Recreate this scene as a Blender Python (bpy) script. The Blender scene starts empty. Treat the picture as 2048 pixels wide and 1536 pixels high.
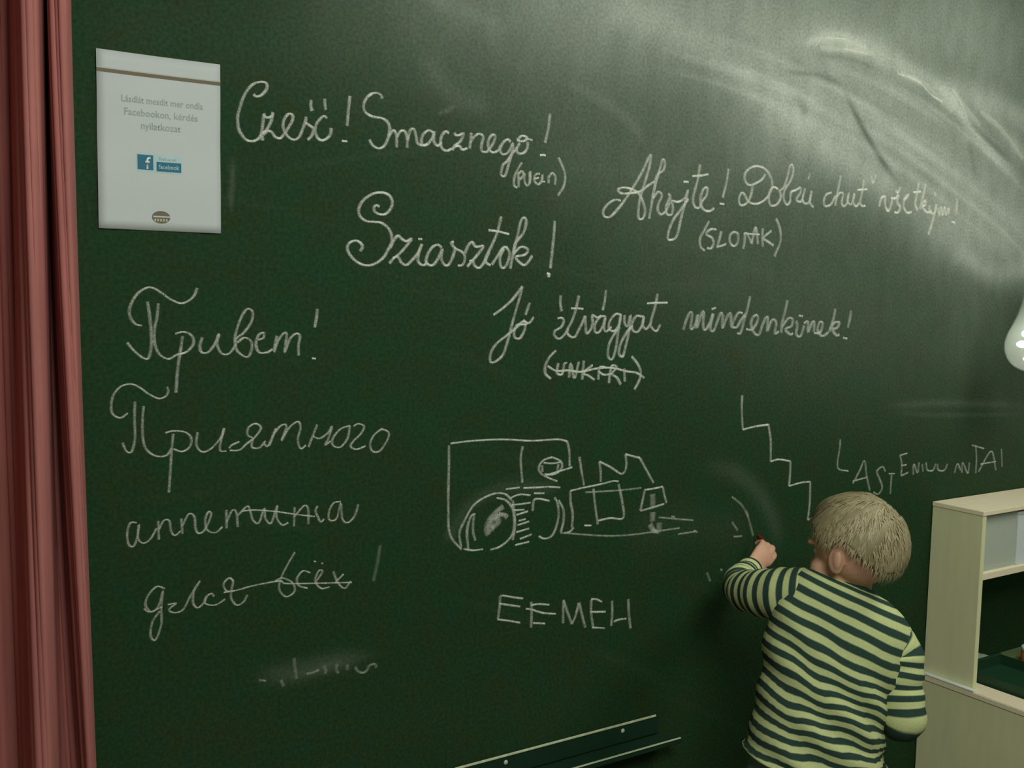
import bpy, bmesh, math, random
import numpy as np
from mathutils import Vector, Matrix

# ------------------------------------------------------------------ camera
F_PX = 2117.0                        # focal length in pixels of the 2048 px wide frame
def _n(v): return v / np.linalg.norm(v)
_X = _n(np.array([3261.0, -128.0, F_PX]))          # board's horizontal seen from the camera
_D = np.array([-464.0, 23232.0, F_PX]); _D = _n(_D - _X * _D.dot(_X))
_Y = np.cross(_X, _D); _Y = _Y if _Y[2] > 0 else -_Y
ROT = np.array([_X, _Y, -_D])
CAM = np.array([0.0, -1.75, 1.55])
def ray(x, y): return ROT @ np.array([(x - 1024) / F_PX, (y - 768) / F_PX, 1.0])
def at(x, y, d): return CAM + ray(x, y) * d                       # point at depth d (used to measure the scene)
def on_wall(x, y, c=0.0):
    r = ray(x, y); return CAM + r * ((c - CAM[1]) / r[1])
cam_d = bpy.data.cameras.new('camera'); cam_d.sensor_width = 36.0; cam_d.lens = F_PX / 2048 * 36.0
cam_d.clip_start = 0.02
cam = bpy.data.objects.new('camera', cam_d); bpy.context.scene.collection.objects.link(cam)
m3 = Matrix([[ROT[i][0], -ROT[i][1], -ROT[i][2]] for i in range(3)])
cam.matrix_world = Matrix.Translation(Vector(CAM)) @ m3.to_4x4()
SC = bpy.context.scene; SC.camera = cam

# ------------------------------------------------------------------ light
SC.view_settings.view_transform = 'Standard'; SC.view_settings.look = 'None'
SC.view_settings.gamma = 1.0; SC.view_settings.use_curve_mapping = False
SC.view_settings.exposure = 0.0
world = bpy.data.worlds.new('world'); SC.world = world; world.use_nodes = True
world.node_tree.nodes['Background'].inputs[0].default_value = (0.86, 1.0, 0.84, 1)
world.node_tree.nodes['Background'].inputs[1].default_value = 0.16
def area(name, loc, target, size, power, col):
    l = bpy.data.lights.new(name, 'AREA'); l.shape = 'RECTANGLE'; l.size, l.size_y = size; l.energy = power; l.color = col
    o = bpy.data.objects.new(name, l); SC.collection.objects.link(o); o.location = loc
    o.rotation_euler = (Vector(target) - Vector(loc)).to_track_quat('-Z', 'Y').to_euler(); return o
area('ceiling_lamp_light', (2.5, -0.95, 2.62), (2.1, -0.1, 0.9), (0.9, 0.9), 22, (1.0, 1.0, 0.93))
area('front_fill_light', (0.55, -1.95, 2.55), (1.7, 0.0, 0.9), (0.9, 0.8), 40, (0.98, 1.0, 0.93))  # added unseen fill from the camera side, brightens the side panels

# ------------------------------------------------------------------ helpers
COL = SC.collection
def link(o, parent=None):
    COL.objects.link(o)
    if parent is not None:
        o.parent = parent; o.matrix_parent_inverse = Matrix.Identity(4)
        if parent.type == 'EMPTY' or True:
            wm = world_loc(parent); o.location = Vector(o.location) - wm
    return o
def world_loc(p):
    v = Vector((0, 0, 0))
    while p is not None: v = v + Vector(p.location); p = p.parent
    return v
def tag(o, label=None, cat=None, group=None, kind=None):
    if label: o['label'] = label
    if cat: o['category'] = cat
    if group: o['group'] = group
    if kind: o['kind'] = kind
    return o
def empty(name, loc, label, cat):
    o = bpy.data.objects.new(name, None); o.location = loc; o.empty_display_size = 0.05; COL.objects.link(o)
    return tag(o, label, cat)
def mesh_obj(name, verts, faces, mat, parent=None, smooth=False, attrs=None):
    me = bpy.data.meshes.new(name); me.from_pydata([tuple(v) for v in verts], [], faces)
    if mat: me.materials.append(mat)
    for k, vals in (attrs or {}).items():
        a = me.attributes.new(k, 'FLOAT', 'POINT'); a.data.foreach_set('value', np.asarray(vals, dtype=np.float32))
    if smooth: me.polygons.foreach_set('use_smooth', [True] * len(me.polygons))
    me.update()
    return link(bpy.data.objects.new(name, me), parent)
def bm_obj(name, bm, mat, parent=None, smooth=False):
    bmesh.ops.recalc_face_normals(bm, faces=bm.faces[:])
    me = bpy.data.meshes.new(name); bm.to_mesh(me); bm.free(); me.materials.append(mat)
    if smooth: me.polygons.foreach_set('use_smooth', [True] * len(me.polygons))
    return link(bpy.data.objects.new(name, me), parent)
def box(bm, x0, x1, y0, y1, z0, z1, bev=0.0):
    r = bmesh.ops.create_cube(bm, size=1.0)
    for v in r['verts']:
        v.co = Vector(((x0 + x1) / 2 + v.co.x * (x1 - x0), (y0 + y1) / 2 + v.co.y * (y1 - y0), (z0 + z1) / 2 + v.co.z * (z1 - z0)))
    if bev:
        es = list({e for v in r['verts'] for e in v.link_edges})
        bmesh.ops.bevel(bm, geom=es, offset=bev, segments=2, affect='EDGES')
def box_obj(name, dims, mat, parent=None, bev=0.0015):
    bm = bmesh.new(); box(bm, *dims, bev=bev); return bm_obj(name, bm, mat, parent)
def lathe(prof, seg=40, c=(0, 0, 0)):
    vs, fs = [], []
    for r, z in prof:
        for k in range(seg):
            a = 2 * math.pi * k / seg; vs.append((c[0] + r * math.cos(a), c[1] + r * math.sin(a), c[2] + z))
    for i in range(len(prof) - 1):
        for k in range(seg):
            k2 = (k + 1) % seg; fs.append((i * seg + k, i * seg + k2, (i + 1) * seg + k2, (i + 1) * seg + k))
    return vs, fs
def spline(pts, per=8):
    """Catmull-Rom through pts (n,dim)"""
    P = np.array(pts, dtype=float)
    if len(P) < 3:
        t = np.linspace(0, 1, per + 1)[:, None]; return P[0] * (1 - t) + P[-1] * t
    Q = np.vstack([2 * P[0] - P[1], P, 2 * P[-1] - P[-2]]); out = []
    for i in range(1, len(Q) - 2):
        a, b, c, d = Q[i - 1], Q[i], Q[i + 1], Q[i + 2]
        for t in np.arange(per) / per:
            out.append(0.5 * (2 * b + (c - a) * t + (2 * a - 5 * b + 4 * c - d) * t * t + (3 * b - a - 3 * c + d) * t ** 3))
    out.append(P[-1]); return np.array(out)
def tube_geo(pts, radii, seg=16, flat=1.0, up=(0, 0, 1), caps=True, vbase=0):
    """closed tapering tube along pts; returns verts, faces, arc length per vertex"""
    P = np.array(pts, float); R = np.array(radii, float); vs, fs, arc = [], [], []
    L = np.concatenate([[0], np.cumsum(np.linalg.norm(np.diff(P, axis=0), axis=1))])
    side = None
    for i in range(len(P)):
        t = P[min(i + 1, len(P) - 1)] - P[max(i - 1, 0)]; t = _n(t)
        if side is None:
            u = np.array(up, float)
            if abs(u.dot(t)) > 0.95: u = np.array([1.0, 0, 0])
            side = _n(np.cross(t, u))
        else: side = _n(side - t * side.dot(t))
        b = np.cross(side, t)
        for k in range(seg):
            a = 2 * math.pi * k / seg
            vs.append(P[i] + side * R[i] * math.cos(a) + b * R[i] * flat * math.sin(a)); arc.append(L[i])
    for i in range(len(P) - 1):
        for k in range(seg):
            k2 = (k + 1) % seg; fs.append((vbase + i * seg + k, vbase + i * seg + k2, vbase + (i + 1) * seg + k2, vbase + (i + 1) * seg + k))
    if caps:
        fs.append(tuple(vbase + k for k in reversed(range(seg)))); fs.append(tuple(vbase + (len(P) - 1) * seg + k for k in range(seg)))
    return vs, fs, arc

# ------------------------------------------------------------------ materials
def new_mat(name):
    m = bpy.data.materials.new(name); m.use_nodes = True; nt = m.node_tree
    return m, nt, nt.nodes['Principled BSDF']
def mat(name, col, rough=0.7, spec=0.3, noise=0.12, scale=30.0, metal=0.0, bump=0.0, stretch=(1, 1, 1)):
    m, nt, b = new_mat(name)
    tc = nt.nodes.new('ShaderNodeTexCoord'); mp = nt.nodes.new('ShaderNodeMapping'); mp.inputs['Scale'].default_value = stretch
    nz = nt.nodes.new('ShaderNodeTexNoise'); nz.inputs['Scale'].default_value = scale; nz.inputs['Detail'].default_value = 5
    nt.links.new(tc.outputs['Object'], mp.inputs[0]); nt.links.new(mp.outputs[0], nz.inputs['Vector'])
    mx = nt.nodes.new('ShaderNodeMix'); mx.data_type = 'RGBA'
    mx.inputs[6].default_value = (*[c * (1 - noise) for c in col], 1); mx.inputs[7].default_value = (*[min(1, c * (1 + noise)) for c in col], 1)
    nt.links.new(nz.outputs[0], mx.inputs[0]); nt.links.new(mx.outputs[2], b.inputs['Base Color'])
    b.inputs['Roughness'].default_value = rough; b.inputs['Specular IOR Level'].default_value = spec; b.inputs['Metallic'].default_value = metal
    if bump:
        bp = nt.nodes.new('ShaderNodeBump'); bp.inputs['Strength'].default_value = bump; bp.inputs['Distance'].default_value = 0.002
        nt.links.new(nz.outputs[0], bp.inputs['Height']); nt.links.new(bp.outputs[0], b.inputs['Normal'])
    return m
def math_node(nt, op, a=None, b=None, clamp=False):
    n = nt.nodes.new('ShaderNodeMath'); n.operation = op; n.use_clamp = clamp
    for i, v in enumerate((a, b)):
        if v is None: continue
        if isinstance(v, (int, float)): n.inputs[i].default_value = v
        else: nt.links.new(v, n.inputs[i])
    return n.outputs[0]
def attr(nt, name):
    a = nt.nodes.new('ShaderNodeAttribute'); a.attribute_name = name; return a.outputs['Fac']
def noise_node(nt, scale, detail=4, stretch=(1, 1, 1)):
    tc = nt.nodes.new('ShaderNodeTexCoord'); mp = nt.nodes.new('ShaderNodeMapping'); mp.inputs['Scale'].default_value = stretch
    nz = nt.nodes.new('ShaderNodeTexNoise'); nz.inputs['Scale'].default_value = scale; nz.inputs['Detail'].default_value = detail
    nt.links.new(tc.outputs['Object'], mp.inputs[0]); nt.links.new(mp.outputs[0], nz.inputs['Vector']); return nz.outputs[0]
def mixrgb(nt, fac, a, b):
    mx = nt.nodes.new('ShaderNodeMix'); mx.data_type = 'RGBA'
    if isinstance(fac, (int, float)): mx.inputs[0].default_value = fac
    else: nt.links.new(fac, mx.inputs[0])
    for i, c in ((6, a), (7, b)):
        if isinstance(c, tuple): mx.inputs[i].default_value = (*c, 1)
        else: nt.links.new(c, mx.inputs[i])
    return mx.outputs[2]

def chalkboard_mat():
    m, nt, b = new_mat('green_chalkboard')
    big = noise_node(nt, 2.2, 5); fine = noise_node(nt, 160, 3); mid = noise_node(nt, 22, 6, (1, 1, 0.6))
    tint = noise_node(nt, 11, 3); tintf = math_node(nt, 'MULTIPLY', math_node(nt, 'SUBTRACT', tint, 0.36), 3.2, True)
    base = mixrgb(nt, big, (0.006, 0.036, 0.006), (0.010, 0.042, 0.018))
    base = mixrgb(nt, tintf, base, (0.018, 0.030, 0.007))
    t2 = math_node(nt, 'MULTIPLY', math_node(nt, 'SUBTRACT', noise_node(nt, 33, 2), 0.42), 4.0, True)
    base = mixrgb(nt, math_node(nt, 'MULTIPLY', t2, 0.6), base, (0.007, 0.040, 0.020))
    speck = math_node(nt, 'MULTIPLY', math_node(nt, 'SUBTRACT', fine, 0.32), 2.2, True)
    base = mixrgb(nt, math_node(nt, 'MULTIPLY', speck, 0.75), base, (0.028, 0.066, 0.026))
    dust_haze = attr(nt, 'dust_haze')
    var = math_node(nt, 'ADD', math_node(nt, 'MULTIPLY', mid, 0.6), math_node(nt, 'ADD', math_node(nt, 'MULTIPLY', fine, 1.0), 0.2))
    fac = math_node(nt, 'MULTIPLY', dust_haze, var, True)
    col = mixrgb(nt, fac, base, (0.54, 0.59, 0.50))
    nt.links.new(col, b.inputs['Base Color'])
    b.inputs['Roughness'].default_value = 0.7; b.inputs['Specular IOR Level'].default_value = 0.08
    bp = nt.nodes.new('ShaderNodeBump'); bp.inputs['Strength'].default_value = 0.15; bp.inputs['Distance'].default_value = 0.001
    nt.links.new(fine, bp.inputs['Height']); nt.links.new(bp.outputs[0], b.inputs['Normal'])
    return m
def chalk_mat():
    m, nt, b = new_mat('white_chalk')
    b.inputs['Base Color'].default_value = (0.80, 0.84, 0.70, 1); b.inputs['Roughness'].default_value = 1.0
    b.inputs['Specular IOR Level'].default_value = 0.0
    g = noise_node(nt, 420, 2); g2 = noise_node(nt, 60, 3)
    v = attr(nt, 'edge'); op = attr(nt, 'opacity')
    soft = math_node(nt, 'SUBTRACT', 1.0, math_node(nt, 'MULTIPLY', v, v))
    grain = math_node(nt, 'ADD', math_node(nt, 'MULTIPLY', g, 1.9), math_node(nt, 'ADD', math_node(nt, 'MULTIPLY', g2, 1.3), -0.72))
    a = math_node(nt, 'MULTIPLY', math_node(nt, 'MULTIPLY', soft, grain), op, True)
    nt.links.new(a, b.inputs['Alpha'])
    return m
def stripe_mat():
    m, nt, b = new_mat('striped_knit')
    s = attr(nt, 'stripe'); w = noise_node(nt, 14, 3)
    s2 = math_node(nt, 'ADD', s, math_node(nt, 'MULTIPLY', w, 0.16))
    fr = math_node(nt, 'FRACT', s2)
    tri = math_node(nt, 'ABSOLUTE', math_node(nt, 'SUBTRACT', fr, 0.5))
    mask = math_node(nt, 'MULTIPLY', math_node(nt, 'SUBTRACT', tri, 0.205), 12.0, True)
    knit = noise_node(nt, 300, 2)
    lt = mixrgb(nt, knit, (0.46, 0.53, 0.22), (0.62, 0.68, 0.33)); dk = mixrgb(nt, knit, (0.018, 0.052, 0.036), (0.042, 0.072, 0.058))
    nt.links.new(mixrgb(nt, mask, lt, dk), b.inputs['Base Color'])
    b.inputs['Roughness'].default_value = 0.95; b.inputs['Specular IOR Level'].default_value = 0.1
    bp = nt.nodes.new('ShaderNodeBump'); bp.inputs['Strength'].default_value = 0.3; bp.inputs['Distance'].default_value = 0.001
    nt.links.new(knit, bp.inputs['Height']); nt.links.new(bp.outputs[0], b.inputs['Normal'])
    return m
M_BOARD = chalkboard_mat(); M_CHALK = chalk_mat(); M_STRIPE = stripe_mat()
M_PLASTER = mat('wall_plaster', (0.55, 0.56, 0.50), 0.9)
M_FLOOR = mat('brown_floor', (0.16, 0.12, 0.08), 0.5, 0.3, 0.3, 6, stretch=(1, 8, 1))
M_CEIL = mat('ceiling_paint', (0.6, 0.6, 0.56), 0.95)
M_CURT = mat('red_curtain_cloth', (0.40, 0.145, 0.125), 0.75, 0.25, 0.22, 26, stretch=(1, 1, 0.25), bump=0.25)
M_PAPER = mat('white_paper', (0.52, 0.57, 0.545), 0.6, 0.3, 0.03, 12)
M_INK = mat('grey_ink', (0.33, 0.40, 0.36), 0.8, 0.1)
M_BROWN = mat('brown_print', (0.17, 0.145, 0.10), 0.7, 0.2)
M_TAN = mat('tan_print', (0.50, 0.50, 0.38), 0.7, 0.2)
M_TEAL = mat('teal_blue_print', (0.03, 0.16, 0.23), 0.6, 0.2)
M_TEALL = mat('pale_blue_print', (0.42, 0.60, 0.60), 0.6, 0.2)
M_WOOD = mat('beige_laminate', (0.74, 0.75, 0.44), 0.5, 0.35, 0.10, 40, stretch=(1, 1, 0.15))
M_WOODTOP = mat('pale_beige_laminate', (0.86, 0.78, 0.54), 0.5, 0.35, 0.06, 40)
M_EDGE = mat('lit_ledge_white', (0.72, 0.78, 0.70), 0.4, 0.4, 0.05)
M_OLIVE = mat('olive_worktop', (0.15, 0.20, 0.08), 0.5, 0.4, 0.2, 12)
M_STEEL = mat('dark_green_metal', (0.009, 0.034, 0.016), 0.6, 0.2, 0.15, 30)
M_LIP = mat('lit_edge_metal', (0.60, 0.66, 0.42), 0.4, 0.5, 0.35, 60)  # pale colour paints in the light caught along the ledge edges
M_SCREW = mat('screw_steel', (0.55, 0.60, 0.40), 0.3, 0.6, 0.1)
M_HAIR = mat('dark_blond_hair', (0.25, 0.22, 0.115), 0.6, 0.35, 0.35, 45, stretch=(1, 1, 0.35))
M_HAIR2 = mat('blond_hair_strands', (0.38, 0.325, 0.18), 0.55, 0.4, 0.3, 60)
M_SKIN = mat('skin', (0.62, 0.36, 0.23), 0.6, 0.35, 0.10, 25)
M_PANTS = mat('grey_green_trousers', (0.17, 0.27, 0.20), 0.9, 0.1, 0.15, 60, bump=0.2)
M_SHOE = mat('dark_shoe', (0.05, 0.05, 0.06), 0.6)
M_SOLE = mat('white_sole', (0.6, 0.6, 0.55), 0.7)
M_GREENBOX = mat('dark_green_plastic', (0.015, 0.055, 0.025), 0.4, 0.4)
M_PALE = mat('pale_grey_green_card', (0.36, 0.42, 0.27), 0.7)
M_ORANGE = mat('orange_plastic', (0.55, 0.17, 0.03), 0.4, 0.4)
M_WHITE = mat('white_plastic', (0.66, 0.72, 0.70), 0.5, 0.4, 0.04)
M_GREY = mat('grey_white_plastic', (0.46, 0.52, 0.42), 0.5, 0.4, 0.05)
M_GREEN = mat('bright_green_plastic', (0.06, 0.20, 0.05), 0.5, 0.4)
M_RED = mat('dark_red_bead', (0.16, 0.015, 0.012), 0.4, 0.4)
M_EYE = mat('eye_white', (0.7, 0.7, 0.68), 0.2, 0.5, 0.02); M_IRIS = mat('blue_grey_iris', (0.05, 0.08, 0.10), 0.2, 0.5)
M_LIPS = mat('lips', (0.42, 0.15, 0.12), 0.5)

# ------------------------------------------------------------------ room
def struct(name, dims, m):
    o = box_obj(name, dims, m, None, 0.0); o['kind'] = 'structure'; return o
struct('wall_back', (-1.6, 5.2, 0.022, 0.14, 0, 2.7), M_PLASTER)
struct('wall_left', (-1.7, -1.6, -4.2, 0.14, 0, 2.7), M_PLASTER)
struct('wall_right', (5.2, 5.3, -4.2, 0.14, 0, 2.7), M_PLASTER)
struct('floor', (-1.7, 5.3, -4.2, 0.14, -0.08, 0.0), M_FLOOR)
struct('ceiling', (-1.7, 5.3, -4.2, 0.14, 2.7, 2.78), M_CEIL)

# ------------------------------------------------------------------ chalkboard with chalk smears and painted haze
NX, NZ = 640, 500
BX0, BX1, BZ0, BZ1 = -0.6, 4.2, 0.02, 2.66
gx = np.concatenate([np.linspace(BX0, 0.1, 8)[:-1], np.linspace(0.1, 3.2, NX), np.linspace(3.2, BX1, 8)[1:]])
gz = np.concatenate([np.linspace(BZ0, 0.1, 3)[:-1], np.linspace(0.1, 2.5, NZ), np.linspace(2.5, BZ1, 4)[1:]])
GX, GZ = np.meshgrid(gx, gz); dust_haze = np.zeros_like(GX)
def wpts(pts, per=10): return np.array([[on_wall(*p)[0], on_wall(*p)[2]] for p in spline(pts, per)])
def smear(pts, width_px, strength, soft=1.0, mode='add', fade=False):
    """soft smear of chalk and haze along a line on the board; width given at the line's middle"""
    global dust_haze
    P = wpts(pts, 5); mid = pts[len(pts) // 2]
    w = width_px * np.linalg.norm(on_wall(mid[0] + 0.7, mid[1] + 0.7) - on_wall(*mid))*0.85
    best = np.full(GX.shape, 1e9); par = np.zeros(GX.shape); n = len(P) - 1
    for i in range(n):
        a, b = P[i], P[i + 1]; d = b - a; t = np.clip(((GX - a[0]) * d[0] + (GZ - a[1]) * d[1]) / (d.dot(d) + 1e-12), 0, 1)
        q = (GX - a[0] - t * d[0]) ** 2 + (GZ - a[1] - t * d[1]) ** 2
        m = q < best; best = np.where(m, q, best); par = np.where(m, (i + t) / n, par)
    r = np.sqrt(best) / (w / 2)
    k = np.exp(-(r ** (2.0 / soft)) * 1.2)
    if fade: k = k * np.clip(np.sin(np.pi * np.clip(par, 0.02, 0.98)) * 1.3, 0, 1)
    if mode == 'add': dust_haze = dust_haze + k * strength
    else: dust_haze = dust_haze * (1 - k * strength)
# soft clouds of wiped chalk, upper right; the widest paint in ambient light
smear([(1150, 20), (1500, 120), (1900, 260), (2200, 420)], 620, 0.060)
smear([(700, -60), (1100, 0), (1500, 40)], 300, 0.045)
smear([(1500, 520), (1800, 620), (2150, 760)], 420, 0.030)
smear([(300, 60), (700, 90), (1100, 130)], 260, 0.012)
smear([(900, -60), (1300, -20), (1700, 10), (2200, 40)], 260, 0.13)
smear([(1150, -40), (1500, 60), (1800, 160), (2150, 330)], 330, 0.12)
smear([(1250, 40), (1500, 180), (1750, 300), (1950, 420)], 300, 0.09)
smear([(1560, 190), (1760, 260), (1900, 360), (2080, 470)], 230, 0.20)
smear([(1600, 250), (1760, 340), (1900, 420), (2100, 500)], 180, 0.08)
smear([(1250, 20), (1400, 85), (1520, 180), (1640, 280), (1780, 370)], 80, 0.13)
smear([(1600, 240), (1680, 320), (1760, 380)], 60, 0.05)
smear([(1560, 90), (1640, 72), (1720, 90), (1800, 130), (1880, 180), (1960, 270), (2060, 400)], 46, 0.22, fade=True)
smear([(1610, 84), (1660, 75), (1700, 84), (1740, 105)], 20, 0.34, fade=True)
smear([(1860, 160), (1910, 210), (1970, 290), (2040, 360)], 20, 0.20, fade=True)
smear([(1900, 180), (1980, 200), (2070, 260)], 50, 0.18)
smear([(1960, 210), (2030, 290), (2080, 330)], 34, 0.16)
smear([(1920, 510), (1970, 540), (2010, 548), (2070, 530)], 40, 0.18)
smear([(1880, 460), (1980, 480), (2080, 500)], 130, 0.12)
smear([(1930, 0), (2000, 100), (2080, 200)], 200, 0.06)
smear([(1650, 60), (1760, 90), (1850, 60), (1990, 120)], 130, 0.05)
smear([(880, 5), (960, 35), (1000, 55)], 50, 0.05)
smear([(860, 130), (900, 190), (960, 210)], 60, 0.045)
smear([(1110, 150), (1240, 225), (1300, 300)], 26, 0.055, fade=True)
smear([(1150, 330), (1300, 340), (1500, 330)], 200, 0.03)
smear([(700, 60), (1000, 200), (1300, 330)], 360, 0.022)
smear([(1300, 470), (1600, 540), (1900, 620)], 320, 0.03)
smear([(1600, 700), (1850, 800), (2060, 900)], 260, 0.018)
smear([(1760, 812), (1900, 806), (2060, 812)], 14, 0.05, fade=True)
smear([(1780, 826), (1900, 830), (2060, 828)], 8, 0.04, fade=True)
smear([(1960, 640), (2020, 700), (2060, 760)], 160, 0.03)
# finger tracks wiped clean through the cloud
smear([(1560, 143), (1630, 150), (1690, 172)], 12, 0.42, mode='cut', fade=True)
smear([(1684, 172), (1722, 250), (1758, 312), (1802, 375)], 15, 0.66, mode='cut', fade=True)
smear([(1930, 236), (1970, 275), (2030, 330)], 12, 0.45, mode='cut', fade=True)
smear([(1585, 180), (1605, 210), (1612, 235)], 26, 0.30, mode='cut', fade=True)
smear([(1935, 270), (1945, 320), (1950, 360)], 14, 0.25, mode='cut', fade=True)
smear([(1620, 110), (1700, 118), (1780, 150)], 10, 0.25, mode='cut', fade=True)
rs = np.random.default_rng(21)
for _ in range(26):      # fine parallel sweeps inside the cloud
    o = rs.uniform(-40, 125); k = rs.uniform(-12, 12); t0 = rs.uniform(0, .5); L = rs.uniform(.3, .7)
    arc = spline([(1300, 30 + o * .9), (1520, 95 + o + k), (1700, 170 + o * 1.15), (1860, 265 + o * 1.25 - k), (2000, 380 + o * 1.3), (2090, 480 + o * 1.3)], 6)
    seg = arc[int(t0 * len(arc)):int(min(1, t0 + L) * len(arc))]
    if len(seg) > 3: smear([tuple(p) for p in seg[::3]], rs.uniform(7, 20), rs.uniform(.03, .10), mode='add' if rs.random() < .62 else 'cut', fade=True)
# wipe marks lower down
smear([(900, 1070), (940, 1010), (1010, 975), (1100, 975)], 30, 0.035)
smear([(1400, 930), (1470, 945), (1520, 990), (1550, 1050), (1560, 1100)], 36, 0.045, fade=True)
smear([(1290, 1060), (1380, 1050), (1460, 1060)], 90, 0.014)
smear([(500, 1352), (580, 1345), (660, 1325), (740, 1310)], 46, 0.055, fade=True)
smear([(560, 1360), (640, 1340), (770, 1300)], 22, 0.03, fade=True)
smear([(340, 1500), (700, 1480), (1100, 1420)], 300, 0.006)
smear([(466, 310), (464, 370), (460, 430)], 14, 0.06, fade=True)
smear([(880, 225), (892, 222), (905, 216)], 10, 0.10)
random.seed(3); rng = np.random.default_rng(3)
for _ in range(26):     # faint long wipe streaks across the whole board
    x, y = rng.uniform(200, 1900), rng.uniform(60, 1400); l = rng.uniform(150, 420); a = rng.uniform(-0.25, 0.6)
    smear([(x, y), (x + l / 2, y + a * l / 2 + rng.uniform(-14, 14)), (x + l, y + a * l)], rng.uniform(8, 26), rng.uniform(0.004, 0.012), fade=True)
dust_haze = np.clip(dust_haze * 1.12, 0, 0.75)
nr, nc = GX.shape; idx = np.arange(nr * nc).reshape(nr, nc)
V = np.stack([GX.ravel(), np.zeros(nr * nc), GZ.ravel()], 1)
Fq = np.stack([idx[:-1, :-1], idx[:-1, 1:], idx[1:, 1:], idx[1:, :-1]], -1).reshape(-1, 4)
rim = list(idx[0, :]) + list(idx[1:, -1]) + list(idx[-1, :-1][::-1]) + list(idx[1:-1, 0][::-1])
nb = len(V); Vr = V[rim].copy(); Vr[:, 1] = 0.022
V = np.vstack([V, Vr]); m_ = len(rim); Fr = [(rim[(i + 1) % m_], rim[i], nb + i, nb + (i + 1) % m_) for i in range(m_)]
me = bpy.data.meshes.new('chalkboard'); me.from_pydata(V.tolist(), [], Fq.tolist() + Fr); me.materials.append(M_BOARD)
a_ = me.attributes.new('dust_haze', 'FLOAT', 'POINT'); a_.data.foreach_set('value', np.concatenate([dust_haze.ravel(), np.zeros(m_)]).astype(np.float32))
chalkboard = bpy.data.objects.new('chalkboard', me); COL.objects.link(chalkboard)
tag(chalkboard, 'huge dark green chalkboard covering the wall, written over in white chalk', 'chalkboard')

# ------------------------------------------------------------------ chalk strokes
def parse(s): return [[tuple(float(c) for c in p.split(',')) for p in st.split()] for st in s.strip().split('|') if st.strip()]
def chalk_split(name, label, origin, scale, strokes, **k):
    for s in strokes.strip().split('|'): chalk(name, label, origin, scale, s, **k)
def chalk(name, label, origin, scale, strokes, w=5.0, op=0.85, straight=False, verticals=1.5):
    vs, fs, ed, opa = [], [], [], []; rg = np.random.default_rng(int(origin[0] + origin[1]))
    for st in parse(strokes):
        px = [(origin[0] + x / scale, origin[1] + y / scale) for x, y in st]
        if straight:
            L = []
            for i in range(len(px) - 1):
                n = max(2, int(math.dist(px[i], px[i + 1]) / 6)); L += [(px[i][0] + (px[i + 1][0] - px[i][0]) * k / n, px[i][1] + (px[i + 1][1] - px[i][1]) * k / n) for k in range(n)]
            Q = np.array(L + [px[-1]])
        else: Q = spline(px, 8)
        keep = [0]
        for i in range(1, len(Q)):
            if math.dist(Q[i], Q[keep[-1]]) > 1.6: keep.append(i)
        Q = Q[keep]
        if len(Q) < 2: Q = np.array([Q[0], Q[0] + [4, 0]])
        T = np.gradient(Q, axis=0); T /= np.linalg.norm(T, axis=1)[:, None] + 1e-9
        P3 = np.array([on_wall(*q) for q in Q]); T3 = np.gradient(P3, axis=0); T3 /= np.linalg.norm(T3, axis=1)[:, None] + 1e-12
        wob = np.convolve(rg.uniform(0.75, 1.25, len(Q) + 6), np.ones(7) / 7, 'valid')[:len(Q)]
        base = len(vs)
        for i in range(len(Q)):
            vert = abs(T[i][1]) ** 1.5
            ppx = np.linalg.norm(on_wall(Q[i][0], Q[i][1] + 1) - P3[i])
            hw = 0.5 * ppx * w * (1 + (verticals + 0.15 - 1) * vert) * wob[i] * 1.08
            o = op * (1.05 - 0.56 * vert) * (0.6 + 0.4 * wob[i])
            nrm = np.array([-T3[i][2], 0, T3[i][0]])
            for k, e in enumerate((-1, -0.5, 0, 0.5, 1)):
                vs.append(P3[i] + nrm * hw * e + np.array([0, -0.0003 - 0.0006 * (1 - abs(e)), 0])); ed.append(abs(e)); opa.append(o)
        for i in range(len(Q) - 1):
            for k in range(4):
                a = base + i * 5 + k; fs.append((a, a + 1, a + 6, a + 5))
    o = mesh_obj(name, vs, fs, M_CHALK, chalkboard, False, {'edge': ed, 'opacity': opa}); o['label'] = label; return o
CW, CD = 'chalk_writing', 'chalk_drawing'
chalk(CW, 'white cursive chalk greeting reading Cześć!', (450, 140), 5.486, '''310,265 340,290 390,280 440,235 462,180 445,140 390,130 320,150 260,200 200,300 160,420 138,520 148,640 190,720 240,770 310,780 370,750 400,690 415,580 425,490
|425,475 440,515 480,520 515,500 525,462|525,470 505,560 460,650 410,700 410,775|415,710 470,668 515,685 545,730 600,750 640,715 690,640 735,560 742,500 700,480 655,530 635,600 650,670 695,735 760,765 815,730 850,650 880,570 890,505
|885,580 930,610 970,650 950,720 905,768|945,328 940,390 955,450|1095,315 1095,380 1105,440|1120,530 1085,505 1040,540 1000,600 990,670 1015,745 1070,772 1130,740 1160,690 1162,635|1370,285 1355,420 1338,615|1280,778 1315,782 1350,780''')
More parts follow.
